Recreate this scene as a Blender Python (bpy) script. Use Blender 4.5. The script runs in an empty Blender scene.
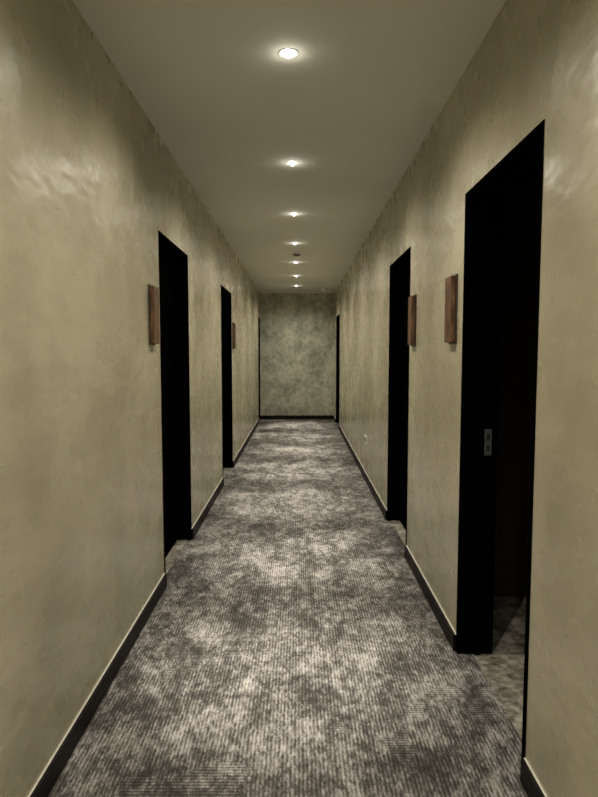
import bpy, bmesh, math, random
from mathutils import Vector, Matrix
random.seed(3)
C = bpy.context.scene.collection
bpy.context.scene.view_settings.view_transform = 'Standard'

XL, XR = -0.82, 0.75
YB, YE = -3.2, 12.7
H = 2.69
TH = 0.16
DH = 2.13
PZ0, PZ1 = 1.46, 1.79

# ---------------------------------------------------------------- materials
def new_mat(name):
    m = bpy.data.materials.new(name); m.use_nodes = True
    nt = m.node_tree
    return m, nt, nt.nodes['Principled BSDF']
def N(nt, typ, **kw):
    n = nt.nodes.new(typ)
    for k, v in kw.items():
        if hasattr(n, k): setattr(n, k, v)
        else: n.inputs[k].default_value = v
    return n
def ramp(nt, src, stops, ease=False):
    r = nt.nodes.new('ShaderNodeValToRGB')
    e = r.color_ramp.elements
    while len(e) < len(stops): e.new(0.5)
    for i, (p, c) in enumerate(stops):
        e[i].position = p; e[i].color = (*c, 1) if len(c) == 3 else c
    if ease: r.color_ramp.interpolation = 'B_SPLINE'
    nt.links.new(src, r.inputs[0]); return r
def simple(name, col, rough=0.5, metal=0.0, spec=0.5, var=0.1, scale=40):
    m, nt, b = new_mat(name)
    tc = N(nt, 'ShaderNodeTexCoord')
    no = N(nt, 'ShaderNodeTexNoise'); no.inputs['Scale'].default_value = scale; no.inputs['Detail'].default_value = 4
    nt.links.new(tc.outputs['Object'], no.inputs['Vector'])
    r = ramp(nt, no.outputs['Fac'], [(0.3, tuple(c*(1-var) for c in col)), (0.7, tuple(min(1, c*(1+var)) for c in col))])
    nt.links.new(r.outputs[0], b.inputs['Base Color'])
    b.inputs['Roughness'].default_value = rough
    b.inputs['Metallic'].default_value = metal
    b.inputs['Specular IOR Level'].default_value = spec
    return m

def plaster(name, dark, mid, light, lo=0.36, hi=0.66, rough=(0.27, 0.46), scale=1.3, bump=0.25, fine=0.3, spec=0.5, det=6, dist=0.0, adet=4, ease=False):
    m, nt, b = new_mat(name)
    L = nt.links.new
    tc = N(nt, 'ShaderNodeTexCoord')
    mp = N(nt, 'ShaderNodeMapping'); mp.inputs['Scale'].default_value = (1, 1, 0.85)
    mp.inputs['Rotation'].default_value = (0.5, 0.3, 0.2)
    L(tc.outputs['Object'], mp.inputs['Vector'])
    a = N(nt, 'ShaderNodeTexNoise'); a.inputs['Scale'].default_value = scale; a.inputs['Detail'].default_value = adet
    a.inputs['Roughness'].default_value = 0.45
    L(mp.outputs[0], a.inputs['Vector'])
    c = N(nt, 'ShaderNodeTexNoise'); c.inputs['Scale'].default_value = scale*3.5; c.inputs['Detail'].default_value = det
    c.inputs['Roughness'].default_value = 0.5; c.inputs['Distortion'].default_value = dist
    L(mp.outputs[0], c.inputs['Vector'])
    mx = N(nt, 'ShaderNodeMix'); mx.data_type = 'FLOAT'; mx.inputs[0].default_value = fine
    L(a.outputs['Fac'], mx.inputs[2]); L(c.outputs['Fac'], mx.inputs[3])
    r = ramp(nt, mx.outputs[0], [(lo, dark), (0.5, mid), (hi, light)], ease)
    L(r.outputs[0], b.inputs['Base Color'])
    rr = N(nt, 'ShaderNodeMapRange'); rr.inputs['From Min'].default_value = 0.25; rr.inputs['From Max'].default_value = 0.75
    rr.inputs['To Min'].default_value = rough[0]; rr.inputs['To Max'].default_value = rough[1]
    L(c.outputs['Fac'], rr.inputs['Value']); L(rr.outputs[0], b.inputs['Roughness'])
    b.inputs['Specular IOR Level'].default_value = spec
    mp2 = N(nt, 'ShaderNodeMapping'); mp2.inputs['Scale'].default_value = (1, 0.8, 1.5)
    L(tc.outputs['Object'], mp2.inputs['Vector'])
    u = N(nt, 'ShaderNodeTexNoise'); u.inputs['Scale'].default_value = 6; u.inputs['Detail'].default_value = 2
    L(mp2.outputs[0], u.inputs['Vector'])
    bp = N(nt, 'ShaderNodeBump'); bp.inputs['Strength'].default_value = bump; bp.inputs['Distance'].default_value = 0.03
    L(u.outputs['Fac'], bp.inputs['Height']); L(bp.outputs[0], b.inputs['Normal'])
    return m

M_wall = plaster('venetian_plaster', (0.285, 0.252, 0.165), (0.405, 0.365, 0.250), (0.53, 0.487, 0.345), rough=(0.20, 0.34), spec=0.95, lo=0.30, hi=0.70, bump=0.20, fine=0.28, det=4, adet=3, ease=True)
M_end = plaster('end_plaster', (0.22, 0.228, 0.165), (0.37, 0.377, 0.28), (0.54, 0.53, 0.40), lo=0.37, hi=0.63, rough=(0.45, 0.6), scale=3.8, fine=0.5, det=9, dist=0.4)
M_ceil = simple('ceiling_paint', (0.76, 0.745, 0.67), 0.8, spec=0.2, var=0.02, scale=2)
M_black = simple('black_door_paint', (0.0012, 0.0011, 0.001), 0.8, spec=0.0)
M_base = simple('dark_baseboard', (0.006, 0.005, 0.0045), 0.5, spec=0.18)
M_lit_edge = simple('painted_lit_edge', (0.62, 0.59, 0.50), 0.6)  # cream colour paints in downlight caught along the baseboard top
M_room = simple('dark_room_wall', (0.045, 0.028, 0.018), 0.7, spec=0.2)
M_white = simple('white_plastic', (0.75, 0.74, 0.70), 0.4)
M_grill = simple('grey_grille', (0.1, 0.1, 0.09), 0.5)
M_metal = simple('brushed_steel', (0.10, 0.10, 0.10), 0.5, metal=0.2)
M_slot = simple('dark_slot', (0.01, 0.01, 0.01), 0.6)
M_chrome = simple('trim_ring_metal', (0.5, 0.49, 0.44), 0.6, metal=0.0)
M_brz = simple('dark_bronze', (0.06, 0.040, 0.026), 0.5, metal=0.2)

def wood():
    m, nt, b = new_mat('carved_walnut'); L = nt.links.new
    tc = N(nt, 'ShaderNodeTexCoord')
    mp = N(nt, 'ShaderNodeMapping'); mp.inputs['Scale'].default_value = (30, 30, 7)
    L(tc.outputs['Object'], mp.inputs['Vector'])
    n = N(nt, 'ShaderNodeTexNoise'); n.inputs['Scale'].default_value = 1.6; n.inputs['Detail'].default_value = 6
    L(mp.outputs[0], n.inputs['Vector'])
    r = ramp(nt, n.outputs['Fac'], [(0.3, (0.045, 0.021, 0.010)), (0.5, (0.105, 0.054, 0.026)), (0.7, (0.20, 0.112, 0.056))])
    L(r.outputs[0], b.inputs['Base Color']); b.inputs['Roughness'].default_value = 0.6
    b.inputs['Specular IOR Level'].default_value = 0.3
    bp = N(nt, 'ShaderNodeBump'); bp.inputs['Strength'].default_value = 0.6; bp.inputs['Distance'].default_value = 0.006
    L(n.outputs['Fac'], bp.inputs['Height']); L(bp.outputs[0], b.inputs['Normal'])
    return m
M_wood = wood()

def carpet():
    m, nt, b = new_mat('loop_carpet'); L = nt.links.new
    tc = N(nt, 'ShaderNodeTexCoord')
    def noise(sc, det, rough=0.6, dist=0.0, mscale=(1,1,1), loc=(0,0,0)):
        mp = N(nt, 'ShaderNodeMapping'); mp.inputs['Scale'].default_value = mscale; mp.inputs['Location'].default_value = loc
        L(tc.outputs['Object'], mp.inputs['Vector'])
        n = N(nt, 'ShaderNodeTexNoise'); n.inputs['Scale'].default_value = sc; n.inputs['Detail'].default_value = det
        n.inputs['Roughness'].default_value = rough; n.inputs['Distortion'].default_value = dist
        L(mp.outputs[0], n.inputs['Vector']); return n.outputs['Fac']
    def math_(op, a, c, clamp=False):
        n = N(nt, 'ShaderNodeMath'); n.operation = op; n.use_clamp = clamp
        for i, v in enumerate((a, c)):
            if isinstance(v, (int, float)): n.inputs[i].default_value = v
            else: L(v, n.inputs[i])
        return n.outputs[0]
    def cen(a, k): return math_('MULTIPLY', math_('SUBTRACT', a, 0.5), k)
    big = noise(1.8, 2, 0.5)
    med = noise(5.0, 7, 0.75, 0.3, (1, 0.6, 1), (0, 4, 0))
    brk = noise(22, 8, 0.85, 0.2, (1, 0.5, 1), (3, 7, 0))
    spk = noise(90, 4, 0.85, 0.0, (1, 0.3, 1), (1, 5, 0))
    fine = noise(280, 2, 0.9)
    # loose carpet tiles with a slight tone step between neighbours
    mpt = N(nt, 'ShaderNodeMapping'); mpt.inputs['Scale'].default_value = (2, 2, 1); mpt.inputs['Location'].default_value = (0.35, 0.2, 0.5)
    L(tc.outputs['Object'], mpt.inputs['Vector'])
    fl = N(nt, 'ShaderNodeVectorMath'); fl.operation = 'FLOOR'; L(mpt.outputs[0], fl.inputs[0])
    wn = N(nt, 'ShaderNodeTexWhiteNoise'); L(fl.outputs[0], wn.inputs['Vector'])
    wx = N(nt, 'ShaderNodeTexWave'); wx.bands_direction = 'X'
    wy = N(nt, 'ShaderNodeTexWave'); wy.bands_direction = 'Y'
    for w in (wx, wy):
        w.inputs['Scale'].default_value = 22; w.inputs['Distortion'].default_value = 3.0
        w.inputs['Detail'].default_value = 4; w.inputs['Detail Scale'].default_value = 2.0
        w.inputs['Detail Roughness'].default_value = 0.75
        L(tc.outputs['Object'], w.inputs['Vector'])
    mask = ramp(nt, noise(2.0, 3, 0.5, 0.0, (1,1,1), (11, 2, 0)), [(0.58, (0,0,0)), (0.60, (1,1,1))])
    rib = N(nt, 'ShaderNodeMix'); rib.data_type = 'FLOAT'
    L(mask.outputs[0], rib.inputs[0]); L(wx.outputs['Fac'], rib.inputs[2]); L(wy.outputs['Fac'], rib.inputs[3])
    ribv = rib.outputs[0]
    pat = math_('ADD', 0.5, cen(big, 0.22))
    for n_, k in ((med, 0.62), (brk, 0.75), (spk, 0.55), (fine, 0.18), (ribv, 0.085), (wn.outputs['Value'], 0.035)):
        pat = math_('ADD', pat, cen(n_, k))
    col = ramp(nt, pat, [(0.36, (0.036, 0.032, 0.029)), (0.475, (0.085, 0.078, 0.070)), (0.54, (0.19, 0.176, 0.161)), (0.67, (0.43, 0.405, 0.378))])
    L(col.outputs[0], b.inputs['Base Color'])
    b.inputs['Roughness'].default_value = 0.9; b.inputs['Specular IOR Level'].default_value = 0.15
    hgt = math_('ADD', ribv, math_('MULTIPLY', fine, 0.8))
    bp = N(nt, 'ShaderNodeBump'); bp.inputs['Strength'].default_value = 0.45; bp.inputs['Distance'].default_value = 0.004
    L(hgt, bp.inputs['Height']); L(bp.outputs[0], b.inputs['Normal'])
    return m
M_carpet = carpet()
M_stone = plaster('room_stone_floor', (0.10, 0.088, 0.066), (0.24, 0.218, 0.172), (0.42, 0.39, 0.32), lo=0.4, hi=0.6, scale=9, rough=(0.4, 0.6), bump=0.1, fine=0.5, det=10, dist=0.5)

def emis(name, col, s):
    m, nt, b = new_mat(name)
    b.inputs['Base Color'].default_value = (*col, 1)
    b.inputs['Emission Color'].default_value = (*col, 1)
    b.inputs['Emission Strength'].default_value = s
    return m
M_lamp = emis('lamp_lens', (1, 0.96, 0.88), 30)

# ---------------------------------------------------------------- mesh helpers
def mesh_obj(name, bm, mats, parent=None):
    bmesh.ops.recalc_face_normals(bm, faces=bm.faces)
    me = bpy.data.meshes.new(name); bm.to_mesh(me); bm.free()
    for m in mats: me.materials.append(m)
    o = bpy.data.objects.new(name, me); C.objects.link(o)
    if parent: o.parent = parent
    return o
def add_box(bm, x0, x1, y0, y1, z0, z1, mi=0, bev=0.0):
    x0, x1 = sorted((x0, x1)); y0, y1 = sorted((y0, y1))
    vs = [bm.verts.new((x, y, z)) for x in (x0, x1) for y in (y0, y1) for z in (z0, z1)]
    idx = [(0,1,3,2), (4,6,7,5), (0,4,5,1), (2,3,7,6), (0,2,6,4), (1,5,7,3)]
    fs = [bm.faces.new([vs[i] for i in f]) for f in idx]
    for f in fs: f.material_index = mi
    if bev > 0:
        es = list({e for f in fs for e in f.edges})
        bmesh.ops.bevel(bm, geom=es, offset=bev, segments=2, affect='EDGES', profile=0.6)
    return fs
def lathe(bm, prof, cx, cy, seg=32, mi=0):
    rings = []
    for r, z in prof:
        if r < 1e-6: rings.append([bm.verts.new((cx, cy, z))])
        else: rings.append([bm.verts.new((cx+r*math.cos(2*math.pi*i/seg), cy+r*math.sin(2*math.pi*i/seg), z)) for i in range(seg)])
    for a, b_ in zip(rings, rings[1:]):
        for i in range(seg):
            j = (i+1) % seg
            if len(a) == 1: f = bm.faces.new((a[0], b_[i], b_[j]))
            elif len(b_) == 1: f = bm.faces.new((a[i], a[j], b_[0]))
            else: f = bm.faces.new((a[i], a[j], b_[j], b_[i]))
            f.material_index = mi; f.smooth = True
def struct(o): o['kind'] = 'structure'; return o

# ---------------------------------------------------------------- doors list
left_doors = [(3.56, 4.48), (6.36, 7.33), (12.15, 12.65)]
right_doors = [(1.89, 2.76), (4.09, 5.01), (11.1, 12.1)]

def wall(name, x0, x1, doors):
    bm = bmesh.new(); y = YB
    for a, b in doors:
        add_box(bm, x0, x1, y, a, 0, H)
        add_box(bm, x0, x1, a, b, DH, H)
        y = b
    add_box(bm, x0, x1, y, YE, 0, H)
    return struct(mesh_obj(name, bm, [M_wall]))
wall('wall_left', XL-TH, XL, left_doors)
wall('wall_right', XR, XR+TH, right_doors)
bm = bmesh.new(); add_box(bm, XL-TH, XR+TH, YE, YE+0.1, 0, H); struct(mesh_obj('wall_end', bm, [M_end]))
bm = bmesh.new(); add_box(bm, XL-TH, XR+TH, YB-0.1, YB, 0, H); struct(mesh_obj('wall_back', bm, [M_wall]))

bm = bmesh.new(); add_box(bm, XL-TH, XR+0.07, YB-0.1, YE+0.1, -0.1, 0); struct(mesh_obj('floor', bm, [M_carpet]))

# ceiling with real openings for the downlights
LX = -0.045
LY = [2.66+1.485*i for i in range(-3, 7)]
hs = 0.032
bm = bmesh.new()
xs = [XL-TH, LX-hs, LX+hs, XR+TH]
ys = [YB-0.1]
for y in LY: ys += [y-hs, y+hs]
ys.append(YE+0.1)
for i in range(3):
    for j in range(len(ys)-1):
        if i == 1 and j % 2 == 1: continue
        add_box(bm, xs[i], xs[i+1], ys[j], ys[j+1], H, H+0.09)
struct(mesh_obj('ceiling', bm, [M_ceil]))

# baseboards
def base(name, xw, s, doors, y0=YB, y1=YE):
    bm = bmesh.new(); y = y0
    segs = []
    for a, b in doors: segs.append((y, a)); y = b
    segs.append((y, y1))
    for a, b in segs:
        add_box(bm, xw, xw+s*0.016, a, b, 0, 0.080, 0)
        add_box(bm, xw, xw+s*0.006, a, b, 0.080, 0.082, 1)  # thin pale strip, the lit top edge painted as colour
    return struct(mesh_obj(name, bm, [M_base, M_lit_edge]))
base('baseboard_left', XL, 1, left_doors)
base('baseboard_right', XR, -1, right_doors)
bm = bmesh.new(); add_box(bm, XL+0.016, XR-0.016, YE-0.016, YE, 0, 0.085); struct(mesh_obj('baseboard_end', bm, [M_base]))
bm = bmesh.new(); add_box(bm, XL, XR, YE-0.02, YE, H-0.03, H); struct(mesh_obj('trim_1', bm, [M_white]))

# stone thresholds inside the closed doorways
tn = 1
for xw, s, ds in ((XL, -1, left_doors[:2]), (XR, 1, right_doors[1:2])):
    for a, b in ds:
        tn += 1
        bm = bmesh.new(); add_box(bm, xw+s*0.03, xw+s*0.16, a+0.028, b-0.028, 0, 0.004, bev=0.001)
        struct(mesh_obj('trim_%d' % tn, bm, [M_stone]))

# ---------------------------------------------------------------- doors
dn = 0
def door(xw, s, y0, y1, opened=False, strike_far=True):
    global dn; dn += 1
    bm = bmesh.new(); lip = 0.003; w = 0.028
    a, b = xw - s*lip, xw + s*(TH+lip)
    add_box(bm, a, b, y0, y0+w, 0, DH, bev=0.001)
    add_box(bm, a, b, y1-w, y1, 0, DH, bev=0.001)
    add_box(bm, a, b, y0+w, y1-w, DH-w, DH, bev=0.001)
    c, d = xw+s*0.075, xw+s*0.10
    add_box(bm, c, d, y0+w, y0+w+0.012, 0, DH-w)
    add_box(bm, c, d, y1-w-0.012, y1-w, 0, DH-w)
    add_box(bm, c, d, y0+w+0.012, y1-w-0.012, DH-w-0.012, DH-w)
    fr = struct(mesh_obj('door_%d' % dn, bm, [M_black]))
    fr['label'] = 'black painted doorway frame'
    bm = bmesh.new()
    if opened:
        lx0, lx1 = xw+s*(TH+0.008), xw+s*(TH+0.008+0.82)
        add_box(bm, lx0, lx1, y0+w-0.02, y0+w+0.022, 0.008, DH-w-0.004, bev=0.002)
        hy, hx = y0+w+0.022, lx1-s*0.07
        leaf = mesh_obj('door_leaf', bm, [M_black], fr)
        hb = bmesh.new()
        add_box(hb, hx-0.02, hx+0.02, hy, hy+0.008, 0.95, 1.1, bev=0.002)
        add_box(hb, hx-0.008, hx+0.008, hy+0.008, hy+0.05, 1.04, 1.056, bev=0.003)
        add_box(hb, hx-s*0.12, hx+s*0.008, hy+0.036, hy+0.052, 1.04, 1.056, bev=0.003)
        mesh_obj('handle', hb, [M_metal], leaf)
        sb = bmesh.new()
        px = xw+s*0.114; yf = y1-w
        add_box(sb, px-0.016, px+0.016, yf-0.0155, yf-0.012, 0.95, 1.07, 0, bev=0.001)
        add_box(sb, px-0.007, px+0.007, yf-0.0162, yf-0.0154, 1.02, 1.05, 1)
        add_box(sb, px-0.007, px+0.007, yf-0.0162, yf-0.0154, 0.972, 0.997, 1)
        add_box(sb, px-0.014, px+0.014, yf-0.012, yf, 0.952, 1.068, 1)
        sp = mesh_obj('strike_plate', sb, [M_metal, M_slot], fr); sp['label'] = 'brushed steel strike plate'
    else:
        add_box(bm, xw+s*0.10, xw+s*0.142, y0+w+0.002, y1-w-0.002, 0.006, DH-w-0.003, bev=0.002)
        leaf = mesh_obj('door_leaf', bm, [M_black], fr)
        hb = bmesh.new(); hy = (y1-w-0.07) if strike_far else (y0+w+0.07); q = -1 if strike_far else 1
        f = xw+s*0.10
        add_box(hb, f, f-s*0.008, hy-0.02, hy+0.02, 0.95, 1.1, bev=0.002)
        add_box(hb, f-s*0.008, f-s*0.05, hy-0.008, hy+0.008, 1.04, 1.056, bev=0.003)
        add_box(hb, f-s*0.036, f-s*0.052, hy-q*0.008, hy+q*0.11, 1.04, 1.056, bev=0.003)
        mesh_obj('handle', hb, [M_black], leaf)
for i, (a, b) in enumerate(right_doors): door(XR, 1, a, b, opened=(i == 0), strike_far=(i == 0))
for i, (a, b) in enumerate(left_doors): door(XL, -1, a, b, strike_far=(i == 1))

# room seen through the open door
rx0, rx1, ry0, ry1 = XR+TH, 2.7, 1.0, 3.4
bm = bmesh.new(); add_box(bm, XR+0.07, rx1, ry0, ry1, -0.1, 0); struct(mesh_obj('floor_room', bm, [M_stone]))
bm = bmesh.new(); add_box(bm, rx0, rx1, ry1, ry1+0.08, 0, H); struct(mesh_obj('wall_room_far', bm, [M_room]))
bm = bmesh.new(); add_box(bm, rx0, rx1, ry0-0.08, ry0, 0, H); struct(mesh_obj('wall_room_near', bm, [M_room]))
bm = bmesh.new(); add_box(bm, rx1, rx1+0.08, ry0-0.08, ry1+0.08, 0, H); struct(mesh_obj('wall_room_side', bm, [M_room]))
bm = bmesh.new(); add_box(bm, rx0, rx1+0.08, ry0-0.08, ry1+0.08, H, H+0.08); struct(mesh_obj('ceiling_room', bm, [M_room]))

# ---------------------------------------------------------------- wall plaques
def plaque(xw, s, y0, y1, label):
    bm = bmesh.new()
    add_box(bm, xw, xw+s*0.008, y0, y1, PZ0, PZ1, bev=0.001)
    e = mesh_obj('wall_plaque', bm, [M_brz])
    e['label'] = label; e['category'] = 'wall sign'; e['group'] = 'wooden plaques beside the doors'
    bm = bmesh.new()
    x0, x1 = xw+s*0.008, xw+s*0.032
    add_box(bm, x0, x1, y0+0.006, y1-0.006, PZ0+0.008, PZ1-0.008, bev=0.004)
    mesh_obj('wooden_face', bm, [M_wood], e)
plaque(XR, -1, 2.86, 2.99, 'narrow vertical walnut plaque beside the open black doorway')
plaque(XR, -1, 3.86, 3.99, 'narrow vertical walnut plaque next to a closed black door')
plaque(XL, 1, 3.29, 3.42, 'narrow dark wooden plaque beside a black doorway on plaster wall')
plaque(XL, 1, 7.41, 7.54, 'narrow dark wooden plaque past the second black doorway')

# ---------------------------------------------------------------- downlights
for i, y in enumerate(LY):
    bm = bmesh.new()
    lathe(bm, [(0.046, H), (0.045, H-0.0015), (0.041, H-0.002), (0.030, H+0.004), (0.015, H+0.010)], LX, y)
    o = mesh_obj('recessed_downlight', bm, [M_chrome])
    o['label'] = 'small round recessed ceiling downlight, lit warm white'
    o['category'] = 'ceiling light'; o['group'] = 'row of downlights along the ceiling'
    bm = bmesh.new()
    lathe(bm, [(0.0, H-0.018), (0.008, H-0.016), (0.014, H-0.007), (0.015, H+0.010), (0.0, H+0.012)], LX, y)
    ln = mesh_obj('lamp_lens', bm, [M_lamp], o)
    bm = bmesh.new()
    lathe(bm, [(0.0, H+0.09), (0.031, H+0.09), (0.031, H+0.014), (0.0, H+0.014)], LX, y)
    mesh_obj('lamp_housing', bm, [M_chrome], o)
    for nm, en, size, bl in (('downlight_beam', 74, 156, 1.0), ('downlight_core', 360, 37, 1.0), ('downlight_glow', 0.20, 0, 0)):
        ld = bpy.data.lights.new(nm, 'SPOT' if size else 'POINT')
        ld.energy = en; ld.color = (1, 0.945, 0.825)
        if size: ld.spot_size = math.radians(size); ld.spot_blend = bl
        ld.shadow_soft_size = 0.035 if size else 0.008
        lo = bpy.data.objects.new(nm, ld); C.objects.link(lo)
        lo.location = (LX, y, H-0.045); lo.parent = o

# smoke detector
bm = bmesh.new(); yy = 7.8; xx = LX+0.015
lathe(bm, [(0.0, H), (0.06, H), (0.06, H-0.012), (0.05, H-0.02)], xx, yy)
o = mesh_obj('smoke_detector', bm, [M_white]); o['label'] = 'round pale smoke detector on the corridor ceiling'; o['category'] = 'smoke detector'
bm = bmesh.new(); lathe(bm, [(0.05, H-0.02), (0.044, H-0.032), (0.03, H-0.04), (0, H-0.041)], xx, yy); mesh_obj('sensor_grille', bm, [M_grill], o)
# dome camera
bm = bmesh.new(); xx, yy = 0.51, 12.1
lathe(bm, [(0.0, H), (0.07, H), (0.07, H-0.03), (0.055, H-0.036)], xx, yy)
o = mesh_obj('dome_camera', bm, [M_white]); o['label'] = 'small white dome security camera near the end wall'; o['category'] = 'security camera'
bm = bmesh.new(); lathe(bm, [(0.055, H-0.036), (0.046, H-0.058), (0.026, H-0.074), (0, H-0.08)], xx, yy); mesh_obj('dome_lens', bm, [M_white], o)
# outlet
bm = bmesh.new(); add_box(bm, XR-0.010, XR, 6.57, 6.78, 0.40, 0.49, bev=0.002)
o = mesh_obj('power_outlet', bm, [M_white]); o['label'] = 'small rectangular wall outlet low on the plaster wall'; o['category'] = 'power outlet'
for yy in (6.60, 6.69):
    bm = bmesh.new(); add_box(bm, XR-0.012, XR-0.010, yy, yy+0.06, 0.42, 0.47); mesh_obj('socket_insert', bm, [M_grill], o)

# ---------------------------------------------------------------- world
w = bpy.data.worlds.new('world'); bpy.context.scene.world = w; w.use_nodes = True
w.node_tree.nodes['Background'].inputs[0].default_value = (0.02, 0.02, 0.018, 1)

# ---------------------------------------------------------------- camera
cd = bpy.data.cameras.new('camera'); co = bpy.data.objects.new('camera', cd); C.objects.link(co)
cd.sensor_fit = 'VERTICAL'; cd.sensor_height = 24; cd.lens = 24*600/797
cd.clip_start = 0.05
co.location = (0, 0, 1.42); co.rotation_euler = (math.radians(90-4.39), 0, 0)
bpy.context.scene.camera = co
